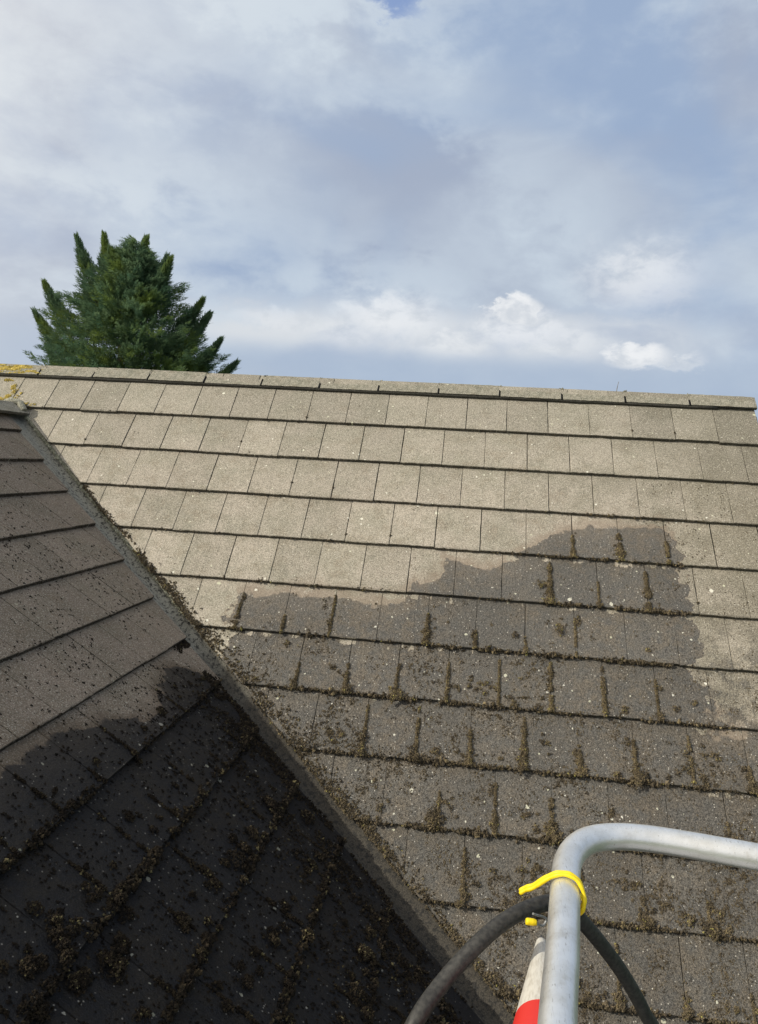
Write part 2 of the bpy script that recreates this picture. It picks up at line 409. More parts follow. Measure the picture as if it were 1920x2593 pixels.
    # tiny pale grains, with surface sparkle painted into the colour
    dd, cc = t.voro(geo, 95); cs = t.sepc(cc)
    c = t.mix(t.m('MULTIPLY', t.m('MULTIPLY', t.m('GREATER_THAN', cs[0], 0.945), t.m('LESS_THAN', dd, 0.30)), 0.85 * lichen), c, (0.55, 0.52, 0.45))
    t.set(bs.inputs['Base Color'], c)
    t.set(bs.inputs['Roughness'], t.mix(wf, (0.93,) * 3, t.mix(g2, (0.30,) * 3, (0.62,) * 3)))
    t.set(bs.inputs['Specular IOR Level'], t.m('MULTIPLY_ADD', wf, wet_spec - 0.18, 0.18))
    h = t.m('ADD', t.m('MULTIPLY', g1, 0.35), t.m('ADD', t.m('MULTIPLY', g2, 0.8), t.m('MULTIPLY', t.m('MULTIPLY', t.noise(geo, 55, 5, 0.7), wf), 2.2)))
    bump(t, bs, h, 0.007, 0.85)
    return mt

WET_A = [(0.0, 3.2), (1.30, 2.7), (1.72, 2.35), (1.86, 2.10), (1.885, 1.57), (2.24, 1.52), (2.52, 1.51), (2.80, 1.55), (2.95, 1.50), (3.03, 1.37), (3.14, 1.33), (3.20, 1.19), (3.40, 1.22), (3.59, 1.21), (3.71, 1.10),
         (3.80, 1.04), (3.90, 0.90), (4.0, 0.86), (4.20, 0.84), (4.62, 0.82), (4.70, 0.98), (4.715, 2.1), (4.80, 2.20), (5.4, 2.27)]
WET_B = [(-6.0, 2.6), (-3.33, 2.55), (-2.95, 2.53), (-2.68, 2.58), (-2.46, 2.62), (-2.33, 2.74), (-2.20, 2.74), (-2.04, 2.66), (-1.75, 2.56), (-1.60, 2.60), (-1.50, 2.8), (-1.2, 3.0)]
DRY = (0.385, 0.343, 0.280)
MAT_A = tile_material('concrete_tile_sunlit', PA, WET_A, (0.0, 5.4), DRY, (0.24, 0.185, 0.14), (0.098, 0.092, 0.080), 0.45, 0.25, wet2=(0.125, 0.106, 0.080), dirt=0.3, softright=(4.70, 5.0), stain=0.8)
MAT_B = tile_material('concrete_tile_wing_shaded', PB, WET_B, (-6.0, -1.2), (0.212, 0.172, 0.134), (0.075, 0.053, 0.034), (0.0055, 0.0060, 0.0080), 0.30, 0.12, wet2=(0.011, 0.009, 0.007), lichen=0.4, dirt=0.45, edge_col=(0.022, 0.020, 0.018), heads=0.0)  # wing copy of the tile: algae and the slope's shade in darker colours
MAT_PLAIN = tile_material('concrete_tile_dry', PA, None, (0, 1), DRY, (0, 0, 0), (0, 0, 0), 0.2, 0.5)
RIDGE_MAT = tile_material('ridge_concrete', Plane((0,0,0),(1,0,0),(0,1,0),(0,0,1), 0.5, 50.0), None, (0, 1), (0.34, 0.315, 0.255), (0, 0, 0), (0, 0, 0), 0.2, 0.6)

def simple(name, col, rough=0.8, spec=0.3, nscale=80, amt=0.3, bd=0.002, metallic=0.0, col2=None):
    mt, t, bs = new_mat(name); geo = t.n('ShaderNodeTexCoord').outputs['Object']
    n = t.noise(geo, nscale, 4, 0.6)
    c = t.mix(t.ss(n, 0.35, 0.65), tuple(x * (1 - amt) for x in col), col2 or tuple(min(1, x * (1 + amt)) for x in col))
    t.set(bs.inputs['Base Color'], c); bs.inputs['Roughness'].default_value = rough
    bs.inputs['Specular IOR Level'].default_value = spec; bs.inputs['Metallic'].default_value = metallic
    if bd: bump(t, bs, n, bd, 0.6)
    return mt
UNDER = simple('dark_underlay', (0.012, 0.012, 0.012), 0.95, 0.1)
MORTAR = simple('lichened_mortar', (0.22, 0.215, 0.18), 0.95, 0.15, 120, 0.4, 0.004, col2=(0.40, 0.39, 0.31))

MORTAR_D = simple('dirty_mortar', (0.06, 0.058, 0.05), 0.95, 0.15, 120, 0.4, 0.004)
# valley lining: pale grey flecked with black above, darker and wetter lower down
def valley_mat():
    mt, t, bs = new_mat('valley_lining')
    geo = t.n('ShaderNodeTexCoord').outputs['Object']; sp = t.n('ShaderNodeSeparateXYZ'); t.set(sp.inputs[0], geo)
    zz = sp.outputs[2]
    n = t.noise(geo, 45, 5, 0.7); n2 = t.noise(geo, 160, 3, 0.6); n3 = t.noise(geo, 7, 3, 0.5)
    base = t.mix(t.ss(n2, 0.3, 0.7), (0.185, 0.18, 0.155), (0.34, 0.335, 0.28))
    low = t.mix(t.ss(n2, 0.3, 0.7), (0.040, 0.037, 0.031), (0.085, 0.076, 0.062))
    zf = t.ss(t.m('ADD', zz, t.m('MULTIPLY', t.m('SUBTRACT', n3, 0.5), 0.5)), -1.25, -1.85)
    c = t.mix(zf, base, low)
    f = t.m('MULTIPLY', t.ss(n, 0.50, 0.60), t.ss(zz, -0.15, -0.6, 0.35, 0.9))
    c = t.mix(f, c, (0.025, 0.025, 0.024))
    t.set(bs.inputs['Base Color'], c); bs.inputs['Roughness'].default_value = 0.85; bs.inputs['Specular IOR Level'].default_value = 0.25
    bump(t, bs, t.m('ADD', n, n2), 0.006, 0.8)
    return mt
VALLEY = valley_mat()

def brick_mat():
    mt, t, bs = new_mat('brick_wall'); tc = t.n('ShaderNodeTexCoord').outputs['Object']
    sp = t.n('ShaderNodeSeparateXYZ'); t.set(sp.inputs[0], tc)
    v = t.comb(t.m('ADD', sp.outputs[0], sp.outputs[1]), sp.outputs[2])
    b = t.n('ShaderNodeTexBrick'); t.set(b.inputs['Vector'], v); b.inputs['Scale'].default_value = 1.0
    b.inputs['Brick Width'].default_value = 0.225; b.inputs['Row Height'].default_value = 0.075; b.inputs['Mortar Size'].default_value = 0.005
    b.inputs['Color1'].default_value = (0.30, 0.16, 0.10, 1); b.inputs['Color2'].default_value = (0.24, 0.12, 0.08, 1); b.inputs['Mortar'].default_value = (0.35, 0.33, 0.3, 1)
    t.set(bs.inputs['Base Color'], b.outputs[0]); bs.inputs['Roughness'].default_value = 0.9
    return mt
BRICK = brick_mat()
WHITE = simple('white_upvc', (0.75, 0.75, 0.74), 0.4, 0.5, 20, 0.03, 0)

# ------------------------------------------------------------------ house
house = thing('house', 'house with two grey concrete tiled roof slopes meeting in a valley, mossy and partly wet', 'house', (2.0, 0.0, -7.0))
KA, KB = 13, 14
dA = lambda s: float(np.interp(s, [0.3, 2.4, 2.9, 3.3, 4.4], [0.055, 0.085, 0.10, 0.14, 0.15]))
def cut_A(k):
    if k <= 0: return [[(0, -1, 0.425)]]
    sk = PA.s0 + k * PA.g; d = dA(sk)
    # right of the valley:  u >= XB + KV*cA*s + d ; left of the mirrored valley
    r = [(-1, KV * cA, -(XB + d))]
    l = [(1, KV * cA, 2 * XRB - XB - d)]
    if k == 1:
        # above the wing's ridge the course runs through: keep the strip over the ridge too
        return [[(0, 1, 0.0425), (0, -1, 0.425)], [(0, -1, -0.0425)] + r, [(0, -1, -0.0425)] + l]
    return [r, l]
roofA = part('main_roof', tiles('main_roof', PA, 0, KA, -5.2, 5.38, lambda k: -0.032 + (0.0 if k % 2 else 0.15), cut_A, MAT_A), None, house)
roofA['label'] = 'sunlit pale tiled slope, wet and mossy in its lower half'
dB = lambda s: float(np.interp(s, [0.7, 1.05, 1.4, 1.75, 2.1, 2.45, 3.9], [0.225, 0.225, 0.185, 0.145, 0.135, 0.110, 0.105]))
def cut_B(k):
    sk = PB.s0 + k * PB.g
    # keep y <= yv(s) - d/KV
    return [[(1, sB / math.tan(TH_A), -dB(sk) / KV), (0, -1, -0.135)]]
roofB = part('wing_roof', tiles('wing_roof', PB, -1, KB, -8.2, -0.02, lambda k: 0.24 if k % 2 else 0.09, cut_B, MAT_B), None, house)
roofB['label'] = 'shaded brown tiled slope turning black and wet below'
part('back_roof', tiles('back_roof', PA2, 0, KA, -5.38, 5.2, lambda k: 0.15 if k % 2 else 0.0, lambda k: [[(0, -1, 0.425)]], MAT_PLAIN), None, house)
def cut_B2(k): return [[(-1, sB / math.tan(TH_A), -0.06), (0, -1, -0.135)]]
part('back_roof', tiles('wing_back_roof', PB2, -1, KB, 0.02, 8.2, lambda k: 0.15 if k % 2 else 0.0, cut_B2, MAT_PLAIN), None, house)

# dark sheets below the tiles, following both planes
def sheet(name, pts, mat, parent): return part(name, mesh_np(name, pts, [tuple(range(len(pts)))], mat=mat), None, parent)
sa_end = PA.s0 + KA * PA.g - 0.03; sb_end = PB.s0 + KB * PB.g - 0.03
def QA(u, s, h=-0.056): return tuple(PA.P(u, s, h))
def QB(y, s, h=-0.056): return tuple(PB.P(y, s, h))
sb_on = sa_end * sA / sB
def underlay():
    V = []; F = []
    def add(pts):
        b = len(V); V.extend(pts); F.append(tuple(range(b, b + len(pts))))
    add([QA(-5.2, -0.42), QA(5.36, -0.42), QA(5.36, 0.02), QA(-5.2, 0.02)])
    add([QA(xv(0.02), 0.02), QA(5.36, 0.02), QA(5.36, sa_end), QA(xv(sa_end), sa_end)])
    add([QB(yv(0.14), 0.14), QB(yv(sb_end), sb_end), QB(-8.2, sb_end), QB(-8.2, 0.14)])
    add([tuple(PA2.P(-5.36, -0.42, -0.056)), tuple(PA2.P(5.2, -0.42, -0.056)), tuple(PA2.P(5.2, sa_end, -0.056)), tuple(PA2.P(-5.36, sa_end, -0.056))])
    add([tuple(PB2.P(-yv(0.14), 0.14, -0.056)), tuple(PB2.P(8.2, 0.14, -0.056)), tuple(PB2.P(8.2, sb_end, -0.056)), tuple(PB2.P(-yv(sb_end), sb_end, -0.056))])
    x2 = lambda s: 2 * XRB - xv(s)
    add([QA(-5.2, 0.02), QA(x2(0.02), 0.02), QA(x2(sa_end), sa_end), QA(-5.2, sa_end)])
    me = bpy.data.meshes.new('underlay'); me.from_pydata(V, [], F); me.materials.append(UNDER); return me
part('underlay', underlay(), None, house)

# valley gutter: shallow lined trough of many short facets with uneven surface
def valley():
    N = 150; V = []; F = []
    prof = [('B', 0.40, -0.027), ('B', 0.22, -0.028), ('B', 0.11, -0.030), ('B', 0.045, -0.034), ('V', 0, -0.044), ('A', 0.05, -0.036), ('A', 0.09, -0.031), ('A', 0.20, -0.030)]
    s0, s1 = 0.05, sa_end
    for i in range(N + 1):
        s = s0 + (s1 - s0) * i / N; x = xv(s); sb = s * sA / sB; y = yv(sb)
        for kind, d, h in prof:
            hh = h + 0.003 * mnoise.noise(Vector((d * 9, s * 8, 0)))
            if kind == 'A': P = PA.P(x + d, s, hh)
            elif kind == 'B': P = PB.P(y - d / KV, sb, hh)
            else: P = 0.5 * (PA.P(x, s, h) + PB.P(y, sb, h))
            V.append(tuple(P))
    n = len(prof)
    for i in range(N):
        for j in range(n - 1): F.append((i * n + j, (i + 1) * n + j, (i + 1) * n + j + 1, i * n + j + 1))
    return mesh_np('valley_gutter', V, F, True, VALLEY)
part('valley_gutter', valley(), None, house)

# ridge tiles, main ridge and wing ridge
def ridge_tile(name, L, half, drop, thick, mat=None):
    """angle ridge tile along +X, apex line at z=0; legs fall `drop` over `half`; rounded apex; collar at one end"""
    prof = []
    nseg = 8
    for side in (-1, 1):
        pts = [(side * half, -drop), (side * half * 0.5, -drop * 0.5), (side * half * 0.16, -drop * 0.16 - 0.004)]
        prof.append(pts)
    outer = prof[0] + [(-half * 0.06, -0.0045), (0, -0.0025), (half * 0.06, -0.0045)] + prof[1][::-1]
    outer = [(a, b) for a, b in outer]
    V = []; F = []
    xs = ([0, 0.004] + [L * j / 14 for j in range(1, 14)] + [L - 0.004, L]) if mat is None else [0, L * 0.5, L]
    m_ = len(outer)
    for xi, x in enumerate(xs):
        tuck = 0.002 if xi in (0, len(xs) - 1) else 0.0
        for (a, b) in outer:
            j = random.gauss(0, 0.0008)
            V.append((x, a, b - tuck + (j if abs(a) > half * 0.9 else j * 0.6)))
    for xi, x in enumerate(xs):
        for (a, b) in outer:
            sg = max(-1.0, min(1.0, a / (half * 0.3))); hyp = math.hypot(half, drop)
            V.append((x, a - sg * thick * drop / hyp, b - thick * (half / hyp if abs(sg) == 1 else 1.0)))
    n = len(xs); off = n * m_
    for i in range(n - 1):
        for j in range(m_ - 1):
            F.append((i * m_ + j, (i + 1) * m_ + j, (i + 1) * m_ + j + 1, i * m_ + j + 1))
            F.append((off + i * m_ + j, off + i * m_ + j + 1, off + (i + 1) * m_ + j + 1, off + (i + 1) * m_ + j))
        for j in (0, m_ - 1):
            q = (i * m_ + j, off + i * m_ + j, off + (i + 1) * m_ + j, (i + 1) * m_ + j)
            F.append(q if j == 0 else q[::-1])
    for i in (0, n - 1):
        for j in range(m_ - 1):
            q = (i * m_ + j, i * m_ + j + 1, off + i * m_ + j + 1, off + i * m_ + j)
            F.append(q if i == 0 else q[::-1])
    me = mesh_np(name, V, F, False, mat or RIDGE_MAT)
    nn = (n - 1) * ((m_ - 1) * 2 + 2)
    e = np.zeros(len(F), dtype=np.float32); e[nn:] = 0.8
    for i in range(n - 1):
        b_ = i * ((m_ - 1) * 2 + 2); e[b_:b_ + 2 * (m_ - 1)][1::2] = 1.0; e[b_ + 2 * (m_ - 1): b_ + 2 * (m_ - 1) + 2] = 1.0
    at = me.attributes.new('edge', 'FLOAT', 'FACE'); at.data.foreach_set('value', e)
    uvl = me.uv_layers.new(name='UVMap'); li = np.empty(len(me.loops), dtype=np.int32); me.loops.foreach_get('vertex_index', li)
    uv = np.array([(v[0], v[1] + 7) for v in V], dtype=np.float32)
    uvl.data.foreach_set('uv', uv[li].ravel())
    return me
ZR = 0.326; RW = 0.4656; RX = -0.213          # ridge apex, tile length, first joint in view
ridge_var = [ridge_tile('ridge_tile', RW - 0.014, 0.095, 0.088, 0.016) for _ in range(4)]
k0 = -11
mj = ridge_tile('mortar_joint', 0.0155, 0.0935, 0.0866, 0.016, UNDER)
for k in range(k0, 13):
    x0 = RX + k * RW
    if x0 > 5.3: continue
    o = bpy.data.objects.new('ridge_tile', ridge_var[k % 4]); link(o, roofA)
    yo = random.uniform(-0.003, 0.003)
    oj = bpy.data.objects.new('mortar_joint', mj); link(oj, roofA); oj.location = (x0 - 0.0118, YR, ZR - 0.0022)
    o.location = Vector((x0 + 0.003, YR + yo, ZR + random.uniform(-0.003, 0.004)))
    o.rotation_euler = (random.uniform(-0.012, 0.012), random.uniform(-0.004, 0.004), random.uniform(-0.003, 0.003))
wr_var = [ridge_tile('ridge_tile', RW - 0.008, 0.115, 0.115 * math.tan(TH_B), 0.022) for _ in range(2)]
ZW = -0.005
for k in range(0, 18):
    o = bpy.data.objects.new('ridge_tile', wr_var[k % 2]); link(o, roofB)
    o.location = (XRB, -0.055 - k * RW, ZW); o.rotation_euler = (0, 0, -math.pi / 2)

# mortar under the ridge tiles and at the joint of wing ridge and main slope
def lumpy_bar(name, pts, r, mat, amp=0.25, seg=10, n=10):
    P = catmull(pts, n); me = tube(name, P, [r] * len(P), mat, seg)
    for v in me.vertices:
        q = mnoise.noise(v.co * 25) * amp * r + mnoise.noise(v.co * 90) * amp * 0.5 * r
        v.co += Vector((q, q, q))
    return me
def ridge_dark_sheet():  # added black folded sheet, stands in for shade inside the ridge joints
    V = []
    for x in (-5.1, 5.34):
        for a, b in ((-0.088, -0.098), (0, -0.016), (0.088, -0.098)): V.append((x, YR + a, ZR + b))
    return mesh_np('ridge_dark_sheet', V, [(0, 3, 4, 1), (1, 4, 5, 2)], mat=UNDER)
part('ridge_dark_sheet', ridge_dark_sheet(), None, house)
for sgn, pl in ((1, PA), (-1, PA2)):
    part('mortar_bedding', lumpy_bar('mortar_bedding', [(x, YR - sgn * 0.076, ZR - 0.098) for x in np.arange(-5.1, 5.36, 0.3)], 0.015, MORTAR_D, 0.2, 8, 3), None, house)
capm = lumpy_bar('mortar_cap', [(-0.34, -0.09, -0.03), (-0.27, -0.085, 0.0), (-0.20, -0.085, -0.02), (-0.155, -0.10, -0.075)], 0.026, MORTAR, 0.35)
part('mortar_cap', capm, None, house)
# verge: cement strip along the right-hand gable edge
part('verge', lumpy_bar('verge', [tuple(PA.P(5.365, s, -0.042)) for s in np.arange(-0.25, sa_end, 0.25)], 0.014, MORTAR, 0.15, 8, 3), None, house)

# walls, fascias and gutters
ze = -sa_end * sA - 0.05
yf = -sa_end * cA + 0.35; yb = 2 * YR - yf
def prism_x(name, x0, x1, prof, mat):
    n = len(prof); V = [(x0, a, b) for a, b in prof] + [(x1, a, b) for a, b in prof]
    F = [tuple(range(n))[::-1], tuple(range(n, 2 * n))] + [(i, (i + 1) % n, n + (i + 1) % n, n + i) for i in range(n)]
    me = bpy.data.meshes.new(name); me.from_pydata(V, [], F); me.materials.append(mat); return me
def prism_y(name, y0, y1, prof, mat):
    me = prism_x(name, y0, y1, prof, mat)
    for v in me.vertices: v.co = Vector((v.co.y, v.co.x, v.co.z))
    me.flip_normals(); return me
zw = lambda y: -abs(y - YR) * math.tan(TH_A) + YR * math.tan(TH_A) - 0.12
part('main_wall', prism_x('main_wall', -5.0, 5.2, [(yf, -7.0), (yb, -7.0), (yb, zw(yb)), (YR, zw(YR)), (yf, zw(yf))], BRICK), None, house)
xe = XB + sb_end * cB - 0.35; xe2 = 2 * XRB - xe
zb = lambda x: -(abs(x - XRB) + XRB - XB) * math.tan(TH_B) - 0.12
part('wing_wall', prism_y('wing_wall', -8.0, yf - 0.003, [(xe, -7.0), (xe2, -7.0), (xe2, zb(xe2)), (XRB, zb(XRB)), (xe, zb(xe))], BRICK), None, house)
ye = -sa_end * cA; xee = XB + sb_end * cB
part('fascia', box_mesh('fascia', (xee, ye + 0.05, ze - 0.17), (5.3, ye + 0.07, ze + 0.0), WHITE), None, house)
part('fascia', box_mesh('fascia', (xee - 0.07, -8.1, -sb_end * sB - 0.22), (xee - 0.05, ye + 0.04, -sb_end * sB - 0.05), WHITE), None, house)

# ------------------------------------------------------------------ ground
GRASS = simple('grass', (0.055, 0.085, 0.03), 0.95, 0.1, 3.0, 0.35, 0.02)
g = part('ground', mesh_np('ground', [(-1500, -1500, -7.02), (1500, -1500, -7.02), (1500, 1500, -7.02), (-1500, 1500, -7.02)], [(0, 1, 2, 3)], mat=GRASS), None, None)
tag(g, 'green grass ground around the house', 'ground', kind='structure')

# ------------------------------------------------------------------ moss and crumbs
ICO = None
def ico():
    v = np.array([(1,0,0),(-1,0,0),(0,1,0),(0,-1,0),(0,0,1),(0,0,-1)], float)
    f = np.array([(0,2,4),(2,1,4),(1,3,4),(3,0,4),(2,0,5),(1,2,5),(3,1,5),(0,3,5)])
    return v, f
ICO = ico()
class Grains:
    """collects small irregular grains; rows: u, s, h, ru, rs, rh, tint"""
    def __init__(s, pl): s.pl, s.rows = pl, []
    def add(s, u, v, h, ru, rs, rh, tint):
        # one grain becomes three finer ones
        for _ in range(3):
            q = random.uniform(0.45, 0.8)
            s.rows.append((u + random.gauss(0, 0.5) * ru, v + random.gauss(0, 0.5) * rs, h + random.gauss(0, 0.35) * rh, ru * q, rs * q, rh * q * random.choice([1, 1.5]), min(1.0, max(0.0, tint + random.gauss(0, 0.12)))))
    def build(s, name, mat):
        A = np.array(s.rows); n = len(A); v, f = ICO
        rr = 1.08 + rng.uniform(-0.5, 0.6, (n, 6))
        L = v[None] * rr[..., None] + rng.uniform(-0.35, 0.35, (n, 6, 3))                                # n,12,3 local
        an = rng.uniform(0, 2 * math.pi, n); c, sn = np.cos(an), np.sin(an)
        x = L[..., 0] * c[:, None] - L[..., 1] * sn[:, None]; y = L[..., 0] * sn[:, None] + L[..., 1] * c[:, None]; z = L[..., 2]
        U = A[:, 0, None] + x * A[:, 3, None]; S = A[:, 1, None] + y * A[:, 4, None]; H = A[:, 2, None] + z * A[:, 5, None]
        P = s.pl.P(U, S, H).reshape(-1, 3)
        F = (f[None] + (np.arange(n) * 6)[:, None, None]).reshape(-1, 3)
        me = mesh_np(name, P, F, False, mat)
        at = me.attributes.new('tint', 'FLOAT', 'POINT'); at.data.foreach_set('value', np.repeat(A[:, 6], 6).astype(np.float32))
        return me

def moss_mat(name, c0, c1, c2, tip):
    mt, t, bs = new_mat(name); geo = t.n('ShaderNodeTexCoord').outputs['Object']
    ti = t.n('ShaderNodeAttribute', attribute_name='tint').outputs['Fac']
    n = t.noise(geo, 350, 3, 0.6); n2 = t.noise(geo, 25, 2, 0.5)
    c = t.mix(t.ss(ti, 0.0, 0.45), c0, c1); c = t.mix(t.ss(ti, 0.45, 0.85), c, c2); c = t.mix(t.ss(ti, 0.95, 1.0), c, tip)
    c = t.vm('SCALE', c, scale=t.m('MULTIPLY', t.ss(n, 0.3, 0.7, 0.55, 1.5), t.ss(n2, 0.3, 0.7, 0.75, 1.25)))
    t.set(bs.inputs['Base Color'], c); bs.inputs['Roughness'].default_value = 0.95; bs.inputs['Specular IOR Level'].default_value = 0.12
    bump(t, bs, n, 0.003, 0.8)
    return mt
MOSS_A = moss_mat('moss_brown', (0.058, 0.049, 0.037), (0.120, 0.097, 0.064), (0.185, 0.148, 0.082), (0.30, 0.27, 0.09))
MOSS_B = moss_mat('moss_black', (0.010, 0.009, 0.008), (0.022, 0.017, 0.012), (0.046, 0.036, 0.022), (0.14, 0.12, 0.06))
LICH = moss_mat('lichen_yellow', (0.42, 0.33, 0.10), (0.55, 0.44, 0.12), (0.60, 0.50, 0.18), (0.62, 0.55, 0.25))
PALE = moss_mat('lichen_pale', (0.26, 0.25, 0.19), (0.40, 0.39, 0.30), (0.50, 0.48, 0.36), (0.2, 0.2, 0.12))

def n1(*a): return mnoise.noise(Vector(a))
def wetA(u):
    return float(np.interp(u, [p[0] for p in WET_A], [p[1] for p in WET_A]))
def surfh(pl, s):
    fr = (s - pl.s0) / pl.g; fr -= math.floor(fr); return -(1 - fr) * TT
def cushion(G, u, s, ru, rs, rh, tint, dens=1.0, gr=0.006, base=None):
    """a dome of moss: grains over an ellipsoid cap"""
    nn = int(dens * 2.1 * (ru * rs) / (gr * gr)) + 3
    h0 = surfh(G.pl, s) if base is None else base
    for _ in range(nn):
        a = random.uniform(0, 2 * math.pi); q = math.sqrt(random.random()) * (0.85 + 0.95 * n1(math.cos(a) * 1.6 + u * 30, math.sin(a) * 1.6 + s * 30, 3))
        h = rh * math.sqrt(max(0.0, 1 - min(q, 1) ** 2))
        g_ = gr * random.uniform(0.4, 1.15)
        G.add(u + math.cos(a) * q * ru, s + math.sin(a) * q * rs, h0 + h * random.uniform(0.75, 1.1), g_, g_, g_ * 0.9, min(1, max(0, random.gauss(tint, 0.2))))

def moss_main():
    G = Grains(PA)
    for k in range(1, KA + 1):
        sk = PA.s0 + k * PA.g
        lo = xv(sk) + dA(sk) if k > 1 else -1.2
        # line of moss along the lower edge of the course
        u = lo
        while u < 5.37:
            wf = (sk + 0.10) - wetA(u)
            if u > 4.70: wf = min(wf, 0.25 + 0.2 * n1(u * 2, k, 1)) if sk < 2.1 else wf * 0.6
            den = 0.0
            if wf > 0: den = min(1.0, 0.34 + wf * 0.30) * (0.5 + 1.5 * n1(u * 5.1, k * 7.7, 0.3))
            else: den = 0.05 + 0.13 * n1(u * 3, k * 5.1, 2) + 0.12 * max(0, 1 + wf / 0.25)
            if k >= 8: den = max(den, 0.18)
            if random.random() < den:
                big = 1.0 + 1.5 * max(0, n1(u * 11, k * 3.3, 8)) + (0.3 if wf > 0.5 else 0)
                r = random.uniform(0.0035, 0.0085) * big * (1.0 if wf > 0 else 0.6)
                for _ in range(3 if wf > 0 else 1):
                    G.add(u + random.gauss(0, 0.004), sk + random.uniform(-0.008, 0.006), random.uniform(-0.016, 0.0015), r * random.uniform(0.6, 1.2), r, r * 0.9, min(1, max(0, random.gauss(0.35, 0.22))))
            # hanging bits down the butt face
            if random.random() < den * 0.5:
                r = random.uniform(0.003, 0.006)
                G.add(u, sk + r * 0.8, random.uniform(-0.022, -0.006), r, r * 0.8, r, random.uniform(0, 0.5))
            u += 0.0052 if k < 9 else 0.0045
        # joints of this course
        ph = -0.032 + (0.0 if k % 2 else 0.15)
        for i in range(-2, 20):
            uj = ph + i * W
            if uj < lo + 0.02 or uj > 5.33: continue
            wf = sk - 0.1 - wetA(uj)
            if wf < -0.02: 
                if random.random() < 0.10: cushion(G, uj, sk - random.uniform(0.0, 0.12), 0.007, 0.011, 0.006, 0.2, gr=0.004)
                continue
            if uj > 4.72 and sk < 2.2: continue
            if random.random() < 0.20: continue
            ln = min(1.0, random.uniform(0.35, 1.0)) * (PA.g - 0.03)
            if k >= 9 and random.random() < 0.35: ln *= 0.5
            wmax = random.choice([0.005, 0.012, 0.018, 0.026]) * random.uniform(0.85, 1.2) * (1.0 if k < 9 else 0.85)
            steps = int(ln / 0.0042)
            ph_ = random.random() * 50
            for j in range(steps):
                f = j / steps                                  # 0 at tail (bottom), 1 at top
                if n1(f * 5 + ph_, k, i) < -0.32: continue
                wd = wmax * (1 - f) ** 0.45 * (0.75 + 1.0 * n1(f * 5 + ph_, i * 3.1, k)) + 0.0022
                s = sk + 0.006 - f * ln
                for _ in range(5 + int(wd / 0.006)):
                    a = random.gauss(0, 0.5)
                    r = random.uniform(0.0035, 0.0062)
                    G.add(uj + 0.002 + a * wd, s, surfh(PA, min(s, sk - 0.001)) + max(0, min(0.011, wd * 0.75) * (1 - min(1, a * a))) , r, r, r, min(1, max(0, random.gauss(0.55 if f > 0.12 else 0.68, 0.17))))
            if random.random() < 0.08: cushion(G, uj + random.uniform(-0.01, 0.01), sk - 0.01, 0.014, 0.02, 0.014, 0.97, gr=0.005)
            if k >= 5 and random.random() < 0.5:
                r_ = random.uniform(0.014, 0.032) * (1.25 if k in (7, 8, 9) else 1)
                for _ in range(3): cushion(G, uj + random.gauss(0, r_ * 0.5), sk - abs(random.gauss(0, r_)), r_, r_ * random.uniform(0.8, 1.6), r_ * 0.7, random.uniform(0.35, 0.65), gr=0.0055)
            if k >= 6 and random.random() < 0.35:
                us, ss_ = uj + random.uniform(-0.03, 0.03), sk - random.uniform(0.05, 0.25)
                cushion(G, us, ss_, 0.018, random.uniform(0.02, 0.05), 0.009, random.uniform(0.3, 0.6), dens=0.7, gr=0.0045)
        # cushions sitting on the tiles
        nC = {5: 2, 6: 4, 7: 9, 8: 10, 9: 11, 10: 11, 11: 10, 12: 10, 13: 8}.get(k, 0)
        for _ in range(nC):
            uc = random.uniform(lo, 5.3); sc = sk - abs(random.gauss(0, 0.10))
            if sk - wetA(uc) < 0.1 or (uc > 4.72 and sk < 2.3): continue
            rr = random.uniform(0.010, 0.028) * random.choice([1, 1, 1.5])
            cushion(G, uc, sc, rr, rr * random.uniform(0.7, 1.3), rr * 0.5, random.choice([0.3, 0.5, 0.6]), dens=0.75, gr=0.0052)
        # uneven spreading mats, several overlapping cushions each
        for _ in range({6: 2, 7: 5, 8: 6, 9: 6, 10: 5, 11: 5, 12: 4}.get(k, 0)):
            uc = random.uniform(lo, 5.3); sc = sk - random.uniform(0, 0.22)
            if sc - wetA(uc) < 0.15 or (uc > 4.72 and sk < 2.3): continue
            for q in range(random.randint(3, 8)):
                rr = random.uniform(0.008, 0.022)
                cushion(G, uc + random.gauss(0, 0.035), min(sk - 0.004, sc + random.gauss(0, 0.028)), rr * random.uniform(0.8, 1.6), rr, rr * 0.45, random.choice([0.25, 0.45, 0.6]), dens=0.7, gr=0.0048)
        # loose crumbs strewn over the faces
        for _ in range(int({1: 14, 2: 14, 3: 26, 4: 60, 5: 150, 6: 330, 7: 1500, 8: 1700, 9: 1800, 10: 1800, 11: 1800, 12: 1200, 13: 700}[k])):
            uc = random.uniform(lo, 5.36); sc = sk - random.random() * (PA.g - 0.01)
            wf = sc - wetA(uc)
            cl = n1(uc * 5.5, sc * 5.5, 4.4)
            if wf < 0 and random.random() < 0.6 and uc < 4.6: continue
            if cl < -0.12 and random.random() < 0.75: continue
            r = random.uniform(0.0013, 0.0040) * (1 if wf > 0 else 0.8) * (1 + 0.6 * max(0, cl))
            sg = random.choice([0.004, 0.008, 0.013])
            for q in range(random.choice([1, 2, 3]) + (4 if cl > 0.15 else 0)):
                G.add(uc + random.gauss(0, sg), sc + random.gauss(0, sg), surfh(PA, sc) + r * 0.25, r, r * random.uniform(0.7, 1.6), r * 0.8, min(1, max(0, random.gauss(0.3, 0.18))))
